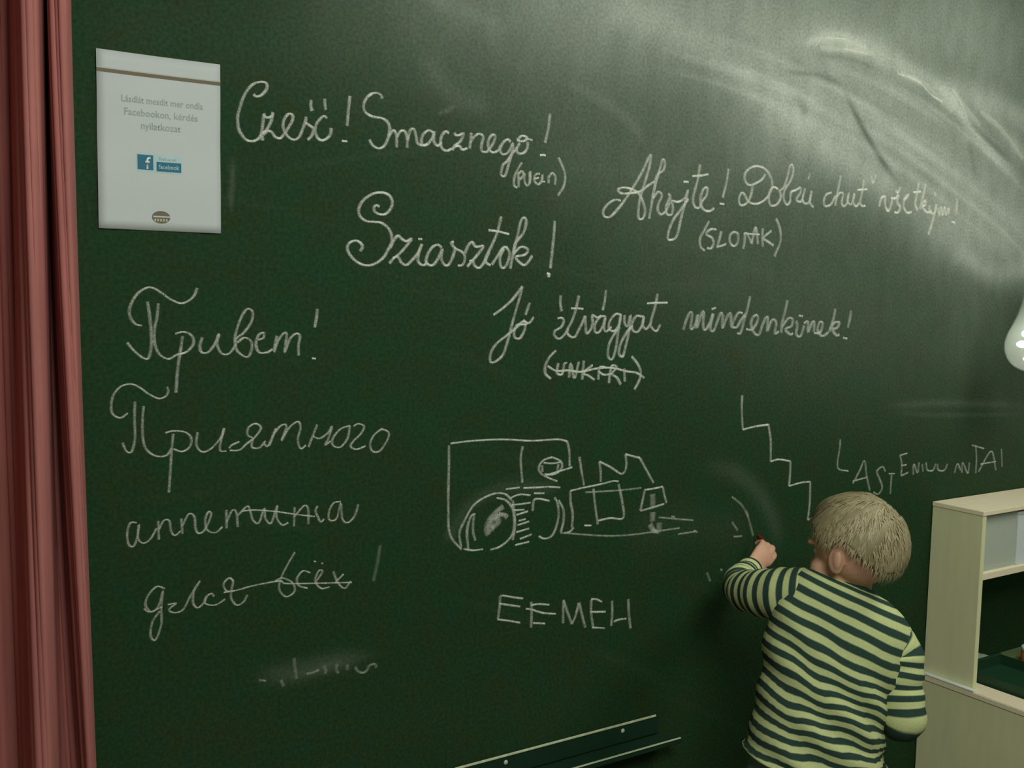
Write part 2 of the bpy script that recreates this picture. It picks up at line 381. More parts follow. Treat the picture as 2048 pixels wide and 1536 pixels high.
chalk(CW, 'white cursive chalk word reading Smacznego!', (700, 160), 4.452, '''285,165 275,135 235,115 180,130 135,180 120,240 140,290 200,325 280,340 330,370 352,420 348,480 325,550 295,595 250,608 200,580 170,530
|345,500 385,448 412,490 415,600|415,510 450,455 490,460 508,520 508,605|512,540 535,450 568,438 588,500 600,560 640,582 690,570
|745,470 700,448 655,480 635,530 645,580 690,570 735,510 750,460 745,540 780,585 820,550|880,475 850,458 815,500 805,560 820,610 860,630 905,612
|930,468 940,490 975,490 1010,475 985,540 930,590 905,630|935,590 975,590 1000,620 1050,605|1080,470 1072,540 1065,612|1068,560 1110,500 1150,480 1185,505 1170,580 1172,630 1215,640 1250,600 1285,540 1290,495 1262,490 1232,540 1232,605 1270,645 1320,625 1340,580
|1430,550 1400,530 1360,560 1335,620 1360,662 1410,640 1450,560 1440,650 1415,740 1380,850 1345,840 1360,760 1400,720 1440,660 1490,600|1510,560 1482,620 1505,655 1550,645 1580,600 1580,550|1485,535 1530,498 1580,515 1540,545 1485,535|1560,520 1600,530 1628,538|1780,300 1765,430 1735,560|1690,670 1718,668 1745,672''')
chalk(CW, 'small chalk word in brackets under the exclamation mark of the top line', (700, 160), 4.452, '''1530,735 1490,800 1460,880 1462,940 1492,962|1495,820 1500,890 1500,955|1495,835 1530,812 1542,850 1505,890|1555,830 1552,890 1575,942 1602,900 1605,810|1600,820 1598,880 1600,930
|1690,835 1655,840 1638,890 1675,930 1708,890 1712,840 1710,900 1740,905|1640,880 1680,870|1765,850 1768,920|1770,865 1800,828 1828,865 1822,932|1855,690 1895,780 1915,860 1900,950 1850,1028''', w=4.4, op=0.75)
chalk(CW, 'large white cursive chalk word reading Sziasztok!', (680, 370), 4.452, '''350,195 325,180 302,200 312,240 360,262 410,255 450,210 465,150 440,95 390,70 320,70 250,100 195,150 165,220 180,280 230,320 300,328 360,335 410,365 450,420 460,500 430,570 390,640 330,690 260,715 190,705 120,660 75,600 65,550 90,510 140,495 180,515 200,550 180,590
|445,560 480,490 515,452 550,480 590,500 640,475 600,530 540,600 470,660 435,705|470,650 515,640 545,690 590,712 640,670 690,610 730,525|730,525 700,610 695,680 740,715 775,690|695,480 730,482
|905,560 870,532 820,555 780,620 768,690 820,715 870,660 912,565 900,650 930,710 970,705 1010,620 1022,560|1012,505 990,515 1020,560 1090,600 1112,650 1090,710 1040,718|1110,610 1140,540 1175,508 1210,550 1275,542 1240,600 1190,660 1130,728|1150,680 1180,675 1200,720 1240,738 1280,690 1330,600
|1435,280 1400,420 1350,540 1300,640 1300,690 1340,715|1320,402 1400,412 1505,438|1490,555 1450,560 1390,650 1350,710|1480,555 1508,600 1495,680 1460,737 1430,720 1425,640 1460,565|1515,745 1540,620 1580,450 1610,320 1640,290 1658,330 1630,430 1560,520 1540,620|1545,610 1610,552 1672,575 1645,620 1565,640 1600,690 1650,710 1712,630
|1912,318 1900,480 1872,742|1840,785 1870,800 1845,815 1870,815''', w=5.0)
chalk(CW, 'white cursive chalk word reading Ahojte!', (1180, 290), 5.389, '''330,600 270,590 200,630 145,700 150,765 210,775 290,700 390,570 480,430 560,290 620,160 658,98|658,98 640,230 590,400 560,500 530,620 520,780 570,790 592,700 560,590 510,510 430,470 360,458 300,480 335,520 430,520 540,500 620,440 700,390
|635,795 660,650 690,480 740,300 780,160 805,190 790,270 720,330 690,480|680,570 735,505 772,545 735,640 730,710 770,748 825,700 860,620|840,525 862,560 820,660 830,745 880,745 890,660 865,580|880,600 950,612 1020,570 1055,485 1030,600 980,790 945,950 905,1012 840,1015 850,920 900,800 960,720 1060,580|1005,395 1060,398
|1185,210 1165,350 1130,480 1108,590 1130,665 1175,675 1205,610 1255,540 1262,462 1222,475 1192,560 1190,640 1230,700 1290,712 1345,675|1100,335 1190,330 1275,315|1492,255 1470,400 1428,570|1395,632 1445,638''')
chalk(CW, 'white cursive chalk word reading Dobrú', (1460, 310), 4.267, '''300,165 270,210 220,240 175,258 140,240 122,190 140,140 190,102 250,98 310,130 350,200 358,270 325,350 270,400 210,418 155,395 120,335 95,325 75,380 90,428 140,412 175,350 192,268
|410,290 370,275 340,310 330,380 350,432 400,420 432,360 420,295|430,300 460,270 490,180 508,100 530,85 540,140 515,220 470,290 455,360 480,422 510,400 520,320 560,300 600,275|600,275 600,320 565,380 600,400 625,370|640,285 618,370 635,412 675,400 695,305|695,305 680,400 710,447|682,160 665,208''')
chalk(CW, 'white cursive chalk word reading chuť', (1460, 310), 4.267, '''865,320 820,340 798,400 815,437 860,420 900,350|945,175 920,300 895,435|898,380 935,325 965,335 952,410 975,437 1000,400 1015,320 1000,390 1030,422 1050,380 1062,320 1050,400 1075,437 1110,400|1140,210 1130,300 1110,400 1130,437 1158,430|1085,300 1130,295 1172,293|1205,178 1218,238 1245,168''')
chalk(CW, 'fainter cursive chalk word reading všetkým! fading into the smeared chalk', (1460, 310), 4.267, '''1270,440 1290,370 1322,358 1322,430 1350,477 1375,420 1385,368|1370,368 1410,370 1440,340 1425,400 1452,450 1430,490 1400,487|1412,300 1430,322 1455,275|1480,385 1520,350 1522,338 1490,370 1480,440 1510,492 1548,487
|1610,238 1592,350 1578,420 1600,475|1562,320 1628,312|1668,245 1650,330 1625,440 1620,470|1630,420 1670,388 1660,430 1640,440 1680,490 1725,480|1700,430 1702,480 1740,500 1762,418 1740,520 1705,640 1690,680|1752,318 1745,350|1775,450 1782,515 1800,445 1812,515 1830,445 1842,512 1862,455 1866,505
|1935,370 1932,460 1925,510|1890,568 1920,580''', w=5.6, op=1.0)
chalk(CW, 'small chalk word in brackets reading SLOVAK', (1180, 290), 5.389, '''1282,822 1230,920 1185,1010 1192,1100 1245,1142|1362,912 1300,908 1250,960 1312,1000 1332,1060 1300,1115 1252,1105|1415,930 1375,1080 1360,1098 1420,1085 1475,1062|1550,935 1510,970 1508,1050 1550,1090 1592,1050 1592,960 1550,935|1668,950 1665,1040 1650,1118|1655,960 1690,955 1740,1060
|1740,1070 1762,960 1785,888 1800,980 1808,1070|1700,958 1825,965|1862,898 1855,1000 1862,1097|1955,925 1870,1000 1930,1050 1982,1088|2003,790 2045,900 2050,1040 1985,1200''', w=4.6, op=0.75, verticals=1.7)
chalk(CW, 'white cursive chalk words reading Jó étvágyat', (960, 560), 5.12, '''135,358 230,290 330,200 435,65|435,65 405,180 355,350 315,500 275,650 230,770 150,838 105,832 112,740 170,650 270,570 380,480 440,425 500,440 550,380|440,410 480,450 440,455 380,460 348,530 358,590 408,595 452,520 465,455|508,232 465,358
|825,158 822,240 835,320|760,522 830,480 858,420 835,388 785,395|765,520 758,560 800,602 850,575 905,500|1012,160 980,300 940,420 890,520 920,575 970,582 1010,510 1050,430 1075,365|930,290 1000,290 1065,298|1075,365 1080,450 1090,545 1130,510 1152,440 1150,360 1200,385 1240,365
|1282,370 1230,378 1178,450 1178,530 1220,532 1260,460 1285,370 1268,480 1290,527 1345,480|1290,102 1275,220 1255,310|1450,360 1390,348 1330,420 1320,500 1380,520 1430,440 1438,360 1415,520 1390,700 1350,812 1308,770 1320,660 1370,560 1430,480|1478,360 1480,440 1510,470 1542,355 1525,520 1485,700 1460,782 1422,752 1440,650 1505,530 1560,470
|1665,375 1600,370 1558,440 1560,510 1610,532 1660,460 1678,368 1665,460 1700,502 1745,450|1818,140 1790,280 1750,420 1752,480 1805,522 1845,455|1708,240 1800,234 1920,232''', w=4.8, op=0.8)
chalk(CW, 'white cursive chalk word reading mindenkinek!', (1320, 570), 4.876, '''225,438 252,350 290,268 312,290 298,425 340,395 368,285 355,425 398,300 425,262 420,400 440,437 480,380 518,278|500,238 545,222|518,278 490,415 520,448 560,350 590,275 612,290|612,290 608,425 640,340 675,278 690,300 695,400 730,415
|805,275 765,272 722,340 705,400 745,412 790,340 830,290|878,110 852,230 820,340 785,465 745,468|838,430 900,432 952,345 942,292 902,320 888,390 920,470 965,482 995,400 1030,312|1030,312 1050,325 1042,450 1080,360 1110,335 1132,375 1120,470 1165,450
|1242,148 1220,250 1190,370 1180,465|1190,405 1250,325 1292,335 1280,400 1220,430 1265,480 1300,472|1325,350 1338,400 1328,480 1370,498 1405,395|1352,298 1392,305|1400,375 1440,358 1442,460 1480,370 1502,365 1500,460|1500,470 1560,462 1585,375 1555,365 1535,440 1580,497 1645,460
|1708,230 1690,330 1650,455|1655,435 1700,368 1748,368 1722,420 1680,430 1720,492 1748,480|1862,250 1850,330 1830,415|1782,515 1825,522''', w=4.8, op=0.66, verticals=1.8)
chalk(CW, 'small bracketed chalk word struck through with a wavy line', (960, 560), 5.12, '''778,722 710,790 668,880 670,960 725,1012|690,880 780,930 900,925 1030,940 1200,905 1350,900 1500,935 1600,950 1680,1000|800,850 788,950 840,962 862,860 890,850|910,1000 928,850 965,1005 1012,835|1062,825 1045,1022|1152,870 1060,950 1110,980 1172,1022
|1210,1020 1222,900 1280,890|1210,935 1270,970 1350,960|1318,1055 1345,885 1400,895 1350,960 1400,1000 1440,1068|1475,905 1482,1040|1550,780 1620,870 1645,960 1620,1050 1578,1120''', w=4.8, op=0.8)
chalk(CW, 'thin cursive chalk word in Cyrillic reading Привет!', (210, 560), 4.551, '''335,415 280,402 235,350 220,280 250,190 310,110 390,68 450,78 520,122 600,178 690,212 760,188 812,140 838,72|385,195 402,300 418,450 420,600 395,710 345,708 270,650 200,570|485,212 470,350 450,450 452,580 500,680 580,718 650,682 740,655 800,590 802,530 760,485 700,473 638,490
|705,510 690,620 662,800 645,1025|885,520 862,600 880,658 940,655 1000,580 1038,488 1020,580 1060,668 1130,668 1190,590|1190,600 1182,520 1230,360 1290,265 1342,290 1332,380 1262,480 1190,540 1200,640 1290,702 1332,640 1330,560 1270,525 1200,570
|1395,545 1440,525 1445,480 1400,500 1372,580 1400,655 1470,660 1525,630|1565,508 1545,600 1540,655 1572,560 1620,490 1652,488 1642,600 1635,658 1680,540 1738,488 1772,510 1760,600 1762,688|1932,262 1925,340 1908,432|1882,712 1918,716''', w=4.0, op=0.70, verticals=1.7)
chalk(CW, 'thin cursive chalk word in Cyrillic reading Приятного', (200, 750), 3.413, '''190,260 140,292 90,270 75,220 90,140 140,80 210,62 270,85 330,128 400,160 448,145 466,110 455,75|238,180 235,300 238,430 215,522 180,520 152,462|298,212 290,300 293,440 320,512 380,552 450,550 490,500
|445,395 500,382 580,390 622,430 612,490 560,522 500,505|500,400 490,500 480,650 470,802|665,390 658,480 700,525 760,500 822,430 848,362|848,362 825,450 820,515 862,520|880,500 900,478 950,455|885,515 950,512 1000,470 1060,420 1098,360 1060,332 1012,360 1008,410 1045,430|1045,430 1035,490 1085,497 1130,450
|1120,470 1148,482 1200,362|1155,480 1195,390 1240,342 1272,350 1238,448|1238,448 1290,360 1350,318 1368,360 1350,440 1368,502 1405,480|1482,338 1450,420 1422,492|1450,418 1500,432 1560,390 1582,348 1560,430 1535,478 1575,450
|1705,345 1640,370 1590,430 1590,480 1640,492 1690,430 1705,345|1730,350 1760,333 1802,350 1780,400 1730,450 1710,487 1750,507 1812,485|1922,368 1870,410 1843,470 1860,520 1910,517 1962,440 1968,390 1922,368''', w=3.6, op=0.66, verticals=1.6)
chalk(CW, 'thin cursive chalk word in Cyrillic partly struck through, third line down', (230, 970), 3.593, '''155,270 110,273 88,340 95,420 130,442 158,380 172,280 165,380 200,417 250,392 300,310|310,258 312,320 315,392|315,320 350,255 390,258 402,330 430,362 472,330|475,240 480,300 485,350|485,290 530,208 570,230 578,310 600,347 645,320 690,215 670,193 648,250 660,320 720,342 772,300
|800,178 800,312|800,270 842,182 872,200 882,302|880,220 950,153 972,190 990,250 1032,272 1072,168 1080,240 1122,272 1165,148 1160,230 1200,287 1245,270|1290,158 1285,297|1285,230 1360,148 1388,180 1388,282|910,188 1000,180 1150,190 1290,210 1435,227|1455,150 1440,185 1455,225 1478,265 1505,240
|1622,118 1570,130 1538,190 1540,250 1592,240 1622,125 1632,240 1672,270 1722,220 1748,138''', w=3.4, op=0.66, verticals=1.6)
chalk(CW, 'thin cursive chalk words in Cyrillic crossed by a long rising line', (230, 970), 3.593, '''360,745 300,730 240,790 218,860 260,912 312,870 345,755 332,880 332,1000 290,1112 255,1080 270,980 322,905|205,888 250,912 340,875|378,860 440,850 400,880 390,905 440,917 492,890 540,800 612,688 570,750 560,840 590,882 635,850 660,800|712,800 690,780 650,810 650,852 720,862 792,820
|852,690 820,668 780,710 800,760 862,760|850,690 832,800 872,862 922,840 952,788|780,772 870,757 1000,722 1180,690 1230,708 1450,706 1702,700|1292,482 1240,570 1192,670 1180,750 1230,802 1290,762 1272,700 1200,668 1150,692|1402,630 1350,618 1308,670 1320,722 1382,742|1440,700 1490,622 1462,618 1438,690 1480,742 1542,732|1428,548 1448,552|1482,560 1498,568
|1568,620 1600,700 1650,742 1692,690|1642,640 1582,700''', w=3.4, op=0.60, verticals=1.6)
chalk(CW, 'faint slanting chalk exclamation stroke beside the crossed-out line', (230, 970), 3.593, '1905,430 1885,560 1855,690', w=5, op=0.22)
chalk_split('chalk_mark', 'piece of a half-erased chalk word near the bottom left of the board', (480, 1260), 6.4, '690,360 700,460 715,560 720,625|850,560 930,545 1010,510|1075,450 1095,520 1090,560|1240,430 1235,520 1265,550|1370,440 1375,510|1470,470 1500,520 1570,548 1630,510 1650,460 1720,435 1750,490|240,640 330,650|520,640 560,720', w=5, op=0.30)
chalk(CW, 'uneven chalk capital letters below the train drawing', (960, 1160), 6.024, '''240,190 300,190 400,208 518,222|240,195 235,320 215,470|230,285 340,300 482,320|208,475 340,490 482,515|615,260 620,400 613,572|610,305 700,290 832,298|550,345 620,355 750,395 912,408|635,518 782,525|1000,520 1000,400 1005,240|1002,240 1050,380 1105,530|1105,530 1150,430 1190,272|1192,270 1230,430 1268,572
|1335,232 1400,232 1468,262|1340,240 1338,400 1362,570|1322,385 1512,382|1348,572 1502,580|1590,248 1592,400 1580,552|1610,500 1680,475 1762,465|1785,228 1792,400 1812,582''', w=4.4, op=0.72)
chalk(CW, 'row of small uneven chalk capitals above the shelf unit', (1440, 770), 3.413, '''820,370 818,420 803,562 875,588|905,672 950,590 985,518 1000,620 1022,722|905,657 1002,630|1128,590 1108,558 1070,590 1088,640 1106,700 1078,745 1040,728|1150,605 1192,605|1170,610 1162,745|1228,480 1240,540 1235,618|1225,482 1278,465|1235,550 1272,545|1235,620 1282,598|1318,612 1322,538 1348,600 1358,528|1380,540 1385,590
|1405,528 1415,580 1452,582 1472,538|1482,538 1490,580 1530,582 1552,538|1600,600 1620,538 1642,582|1650,600 1655,528 1690,602 1702,528|1718,410 1802,434|1745,420 1750,500 1745,602|1763,592 1850,453 1882,582|1778,540 1882,522|1920,435 1925,558''', w=3.6, op=0.56, verticals=1.6)
chalk(CD, 'stepped chalk line descending like stairs to the child head', (1440, 770), 3.413, '150,70 148,180 155,305|155,305 230,285 330,270|330,270 345,380 345,522|345,522 400,508 480,520|480,520 478,600 470,690|470,690 550,667 615,660|615,660 612,800 598,922|598,922 640,900 690,882', w=4.2, op=0.78)
chalk(CD, 'chalk drawing of a steam engine with two big wheels', (880, 860), 4.267, '''88,115 250,95 450,82 600,82 780,92 1000,80 1085,97|1085,97 1102,180 1105,310|75,130 75,300 70,500 70,700 75,850 110,940 182,1018|705,138 688,250 702,450|710,495 830,490 920,485 1025,490|955,232 880,260 842,320 860,370 930,410 1000,437|955,232 1020,260 1042,300 1020,350 960,380 890,377|880,280 960,285 1035,272|1128,318 1040,345 900,387
|870,300 872,360|1010,290 1000,352|1188,228 1205,340 1228,472|1370,442 1370,350 1358,268|1358,268 1450,315 1530,368 1560,375|1555,376 1578,350 1590,290 1580,205|1580,205 1640,222 1705,238|1705,238 1760,340 1822,452|1110,520 1210,495 1310,475 1400,455 1480,435 1528,440|1110,520 1115,620 1132,720 1125,830|1055,882 1110,865 1145,825|1228,815 1290,815|1308,500 1320,620 1345,805|1345,775 1450,752 1562,750 1555,620 1522,460
|1740,512 1820,500 1900,483|1900,483 1915,560 1932,622|1912,630 1800,665 1710,690|1710,690 1728,600 1745,520|180,1000 165,880 210,770 280,650 370,580 480,540 560,550 612,600|240,1022 230,860 262,740 300,715|290,710 280,850 300,942|480,578 560,600 612,660 632,760 620,880 570,950 500,1000 428,1022|200,1015 280,1027 365,1017
|600,580 680,550 772,557|610,640 690,632 772,620|630,685 720,680|650,725 750,693|670,775 730,760|660,812 760,780|650,872 760,840|680,930 782,890|640,982 760,953|620,600 640,800 620,940|790,690 800,600 850,588 935,605|800,540 890,540|840,905 890,927 950,905 990,830 1012,720 1000,620 975,575|1010,598 1052,680 1052,780 1030,872|560,505 680,490''', w=4.2, op=0.72)
chalk_split('chalk_mark', 'thick rubbed chalk patch on the steam engine drawing', (880, 860), 4.267, '''540,650 480,700 415,780 400,850 412,895|500,720 440,780 430,870|470,740 500,780 440,840|500,720 545,725 575,745|1815,545 1815,600 1815,655|1815,700 1812,780|1790,800 1820,855 1865,860 1870,790''', w=9.5, op=0.5)
chalk_split('chalk_mark', 'faint leftover chalk mark between the engine drawing and the child', (850, 840), 2.592, '''1590,398 1640,440 1675,500|1590,528 1620,572|1598,605 1642,602|1392,572 1412,582|1310,592 1400,578|1700,600 1690,560 1665,470|1530,775 1545,780|1275,500 1295,502|1460,790 1478,835|700,585 1000,600 1320,560|830,375 1000,365 1120,352|1210,505 1390,520''', w=4.0, op=0.34)
chalk_split('chalk_mark', 'bright short chalk scratch in the smeared cloud', (1200, 0), 2.415, '1072,178 1058,200 1036,228|1088,185 1140,186 1192,192 1190,226|1180,236 1230,248 1290,262|1435,340 1448,360 1530,388 1600,458 1652,492|1500,380 1550,400|1700,428 1740,495 1772,562|97,85 99,112', w=3.6, op=0.7)

chalk_split('chalk_mark', 'broad bright chalk swipe along the upper arc of the smeared cloud', (0, 0), 1.0, '1612,90 1640,78 1685,80 1725,96 1750,112|1640,96 1690,100 1740,108|1800,146 1850,170 1885,205 1905,222|1905,180 1930,215 1960,250|1960,222 2005,262 2046,318', w=13, op=0.36, verticals=1.0)

# ------------------------------------------------------------------ chalk ledge low on the board
ledge = empty('chalk_ledge', (1.2, 0, 0.55), 'dark green metal chalk ledge with bright edges, screwed low on the chalkboard', 'chalk ledge')
lx0, lx1 = 0.86, 1.553
box_obj('back_plate', (lx0, lx1, -0.006, -0.0012, 0.556, 0.600), M_STEEL, ledge, 0.001)
e_ = box_obj('upper_edge', (lx0 + 0.16, lx1 - 0.012, -0.0085, -0.006, 0.5965, 0.6015), M_LIP, ledge, 0.0008); e_['label'] = 'upper edge painted bright as if lit'
bm = bmesh.new(); box(bm, lx0, lx1 + 0.02, -0.060, -0.006, 0.549, 0.5525, 0.001); box(bm, lx0, lx1 + 0.02, -0.062, -0.058, 0.549, 0.560, 0.001)
bm_obj('tray', bm, M_STEEL, ledge)
e_ = box_obj('front_lip', (lx0 + 0.10, lx1 + 0.016, -0.0625, -0.0575, 0.5600, 0.5618), M_LIP, ledge, 0.0006); e_['label'] = 'thin bright front lip'
for sx in (1.141, 1.447):
    bm = bmesh.new(); bmesh.ops.create_uvsphere(bm, u_segments=14, v_segments=8, radius=0.0050)
    for v in bm.verts: v.co = Vector((sx + v.co.x, -0.0062 + v.co.y * 0.5, 0.5835 + v.co.z))
    bm_obj('screw', bm, M_SCREW, ledge, True)

# ------------------------------------------------------------------ curtain at the left edge
def fold_curve(px_list, y_list): return spline(list(zip(px_list, y_list)), 10)
TOP = fold_curve([-190, -150, -115, -80, -50, -20, 5, 24, 32, 44, 60, 74, 81, 84, 89, 93, 98, 108, 122, 133, 138, 136],
                 [-.05, -.16, -.19, -.14, -.04, -.03, -.03, -.04, -.11, -.16, -.18, -.17, -.12, -.04, -.03, -.04, -.13, -.16, -.17, -.16, -.11, -.05])
BOT = fold_curve([-180, -140, -105, -70, -40, -10, 20, 46, 58, 72, 88, 104, 113, 120, 138, 158, 167, 172, 178, 184, 188, 186],
                 [-.05, -.15, -.17, -.12, -.04, -.03, -.03, -.04, -.09, -.13, -.145, -.13, -.09, -.04, -.03, -.035, -.06, -.08, -.09, -.085, -.06, -.035])
rows = 90; cf = []; ncol = len(TOP)
zt_, zb_ = 1.95, 0.80
cv2 = []
for r in range(rows):
    z = 2.66 - 2.63 * r / (rows - 1); t = (zt_ - z) / (zt_ - zb_); tt = min(max(t, -0.3), 1.3); s = tt ** 1.25 if tt > 0 else tt * 0.5
    for c in range(ncol):
        q = TOP[c] * (1 - s) + BOT[c] * s
        q = np.array([q[0], min(q[1], -0.022)]); a = on_wall(q[0], 768 + (min(max(t, -.1), 1.1) - 0.5) * 1536, q[1])
        wob = 0.003 * math.sin(z * 5 + c * 0.35) + 0.0015 * math.sin(z * 13 + c)
        cv2.append((a[0] + wob * 0.5, min(q[1] + wob, -0.012), z))
for r in range(rows - 1):
    for c in range(ncol - 1):
        a = r * ncol + c; cf.append((a, a + 1, a + ncol + 1, a + ncol))
cur = mesh_obj('curtain', cv2, cf, M_CURT, None, True)
sm = cur.modifiers.new('thickness', 'SOLIDIFY'); sm.thickness = 0.003
tag(cur, 'long dark red curtain hanging in deep folds at the left edge of the board', 'curtain')

# ------------------------------------------------------------------ paper notice
notice = empty('paper_notice', (0.461, -0.001, 1.630), 'white printed paper notice stuck to the board beside the red curtain', 'notice')
px0, px1, pz0, pz1 = 0.3655, 0.5580, 1.6295, 1.9030
vs, fs = [], []; n1, n2 = 14, 20
def sheet_y(u, v): return -0.0015 - 0.0022 * (1 - math.sin(math.pi * u)) * (0.3 + 0.7 * abs(v - 0.5) * 2) - 0.001 * math.sin(6 * v)**2
for j in range(n2):
    for i in range(n1):
        u, v = i / (n1 - 1), j / (n2 - 1); vs.append((px0 + (px1 - px0) * u, sheet_y(u, v), pz0 + (pz1 - pz0) * v))
for j in range(n2 - 1):
    for i in range(n1 - 1):
        a = j * n1 + i; fs.append((a, a + 1, a + n1 + 1, a + n1))
sh = mesh_obj('sheet', vs, fs, M_PAPER, notice, True); s_ = sh.modifiers.new('thickness', 'SOLIDIFY'); s_.thickness = 0.0003; s_.offset = 0
def on_sheet(name, x0, x1, z0, z1, m, lift=0.0004, parent=None, ell=False):
    vs, fs = [], []; n = 16
    if ell:
        for i in range(36):
            a = 2 * math.pi * i / 36; x = (x0 + x1) / 2 + (x1 - x0) / 2 * math.cos(a); z = (z0 + z1) / 2 + (z1 - z0) / 2 * math.sin(a)
            vs.append((x, sheet_y((x - px0) / (px1 - px0), (z - pz0) / (pz1 - pz0)) - lift, z))
        fs = [tuple(range(36))]
    else:
        for i in range(n):
            x = x0 + (x1 - x0) * i / (n - 1)
            for z in (z0, z1): vs.append((x, sheet_y((x - px0) / (px1 - px0), (z - pz0) / (pz1 - pz0)) - lift, z))
        fs = [(2 * i, 2 * i + 2, 2 * i + 3, 2 * i + 1) for i in range(n - 1)]
    return mesh_obj(name, vs, fs, m, parent or notice)
def text_on(name, s, xc, z, size, m, lift=0.0006, parent=None, sx=1.0):
    cu = bpy.data.curves.new(name, 'FONT'); cu.body = s; cu.size = size; cu.align_x = 'CENTER'; cu.resolution_u = 2; cu.offset = size * 0.008
    tmp = bpy.data.objects.new(name, cu); COL.objects.link(tmp)
    dg = bpy.context.evaluated_depsgraph_get(); me = bpy.data.meshes.new_from_object(tmp.evaluated_get(dg)); bpy.data.objects.remove(tmp)
    for v in me.vertices:
        x, y = v.co.x * sx + xc, v.co.y + z; v.co = (x, sheet_y((x - px0) / (px1 - px0), (y - pz0) / (pz1 - pz0)) - lift, y)
    me.materials.clear(); me.materials.append(m); me.name = name
    return link(bpy.data.objects.new(name, me), parent or notice)
xc = 0.4615
on_sheet('printed_stripe', px0, px1, 1.8688, 1.8745, M_BROWN)
on_sheet('printed_stripe', px0, px1, 1.8752, 1.8762, M_TAN)
text_on('printed_text', 'Lásdlát mesdit mer ondla', xc + 0.004, 1.8275, 0.0150, M_INK, sx=0.84)
text_on('printed_text', 'Facebookon, kérdés', xc + 0.002, 1.8075, 0.0158, M_INK, sx=0.90)
text_on('printed_text', 'nyilatkozat', xc + 0.001, 1.7880, 0.0158, M_INK, sx=0.92)
bd = on_sheet('badge', xc - 0.0375, xc + 0.034, 1.7210, 1.7500, M_TEALL)
on_sheet('badge_tile', xc - 0.0360, xc - 0.0115, 1.7245, 1.7480, M_TEAL, 0.0006, bd)
text_on('badge_letter', 'f', xc - 0.0205, 1.7262, 0.027, M_WHITE, 0.0009, bd)
on_sheet('badge_bar', xc - 0.0065, xc + 0.0325, 1.7235, 1.7385, M_TEAL, 0.0006, bd)
text_on('badge_word', 'facebook', xc + 0.013, 1.7278, 0.0096, M_TEALL, 0.0009, bd, 0.9)
text_on('badge_caption', 'Find us on', xc + 0.011, 1.7412, 0.0066, M_INK, 0.0009, bd)
lg = on_sheet('round_logo', xc - 0.0145, xc + 0.0145, 1.6410, 1.6610, M_BROWN, ell=True)
on_sheet('logo_band', xc - 0.0125, xc + 0.0145, 1.6508, 1.6530, M_PAPER, 0.0007, lg)
for k in range(5): on_sheet('logo_mark', xc - 0.0105 + k * 0.0045, xc - 0.0080 + k * 0.0045, 1.6445, 1.6485, M_TAN, 0.0007, lg)

# ------------------------------------------------------------------ low cabinet and shelf unit at the right
Z0 = 0.517
CX = 2.497
lowcab = empty('low_cabinet', (2.9, -0.3, 0), 'low beige cabinet with a pale rim, standing under the open shelf unit', 'cabinet')
box_obj('side_panel', (CX + 0.003, CX + 0.070, -0.62, -0.002, 0.0, Z0 - 0.016), M_WOOD, lowcab)
box_obj('side_panel', (3.33, 3.397, -0.62, -0.002, 0.0, Z0 - 0.016), M_WOOD, lowcab)
e_ = box_obj('rim', (CX, CX + 0.074, -0.62, -0.002, Z0 - 0.0155, Z0), M_WOODTOP, lowcab, 0.002); e_['label'] = 'pale rim along the near side'
box_obj('rim', (3.328, 3.40, -0.62, -0.002, Z0 - 0.0155, Z0), M_WOODTOP, lowcab, 0.002)
e_ = box_obj('worktop', (CX + 0.0745, 3.3275, -0.62, -0.002, Z0 - 0.022, Z0 - 0.008), M_OLIVE, lowcab); e_['label'] = 'dull olive worktop inside the rim'
box_obj('front_panel', (CX + 0.0705, 3.3295, -0.60, -0.582, 0.06, Z0 - 0.023), M_WOOD, lowcab)
box_obj('plinth', (CX + 0.0705, 3.3295, -0.57, -0.55, 0.0, 0.06), M_WOOD, lowcab)
e_ = box_obj('lit_ledge', (CX - 0.0008, CX + 0.0165, -0.165, -0.003, Z0 + 0.0001, Z0 + 0.004), M_EDGE, lowcab, 0.001); e_['label'] = 'white strip for the lit ledge along the foot of the shelf side'  # lit ledge of the rim, its brightness painted as a white strip

shelf = empty('shelf_unit', (2.9, -0.08, Z0), 'open beige shelf unit standing on the low cabinet to the right of the child', 'shelf')
UX0, UX1, UY, ZT = CX + 0.017, 3.36, -0.152, 0.994
bm = bmesh.new(); box(bm, UX0, UX0 + 0.016, UY, -0.002, Z0 + 0.0005, ZT - 0.0125, 0.001); bm_obj('side_panel', bm, M_WOOD, shelf)
box_obj('side_panel', (UX1 - 0.016, UX1, UY, -0.002, Z0 + 0.0005, ZT - 0.0125), M_WOOD, shelf, 0.001)
e_ = box_obj('top_panel', (UX0 - 0.002, UX1 + 0.002, UY - 0.002, -0.002, ZT - 0.012, ZT), M_WOODTOP, shelf, 0.001); e_['label'] = 'pale top panel'
box_obj('shelf_board', (UX0 + 0.0165, UX1 - 0.0165, UY, -0.002, 0.809, 0.827), M_WOODTOP, shelf, 0.001)
box_obj('divider', (2.955, 2.971, UY, -0.002, 0.8275, ZT - 0.0125), M_WOOD, shelf, 0.001)

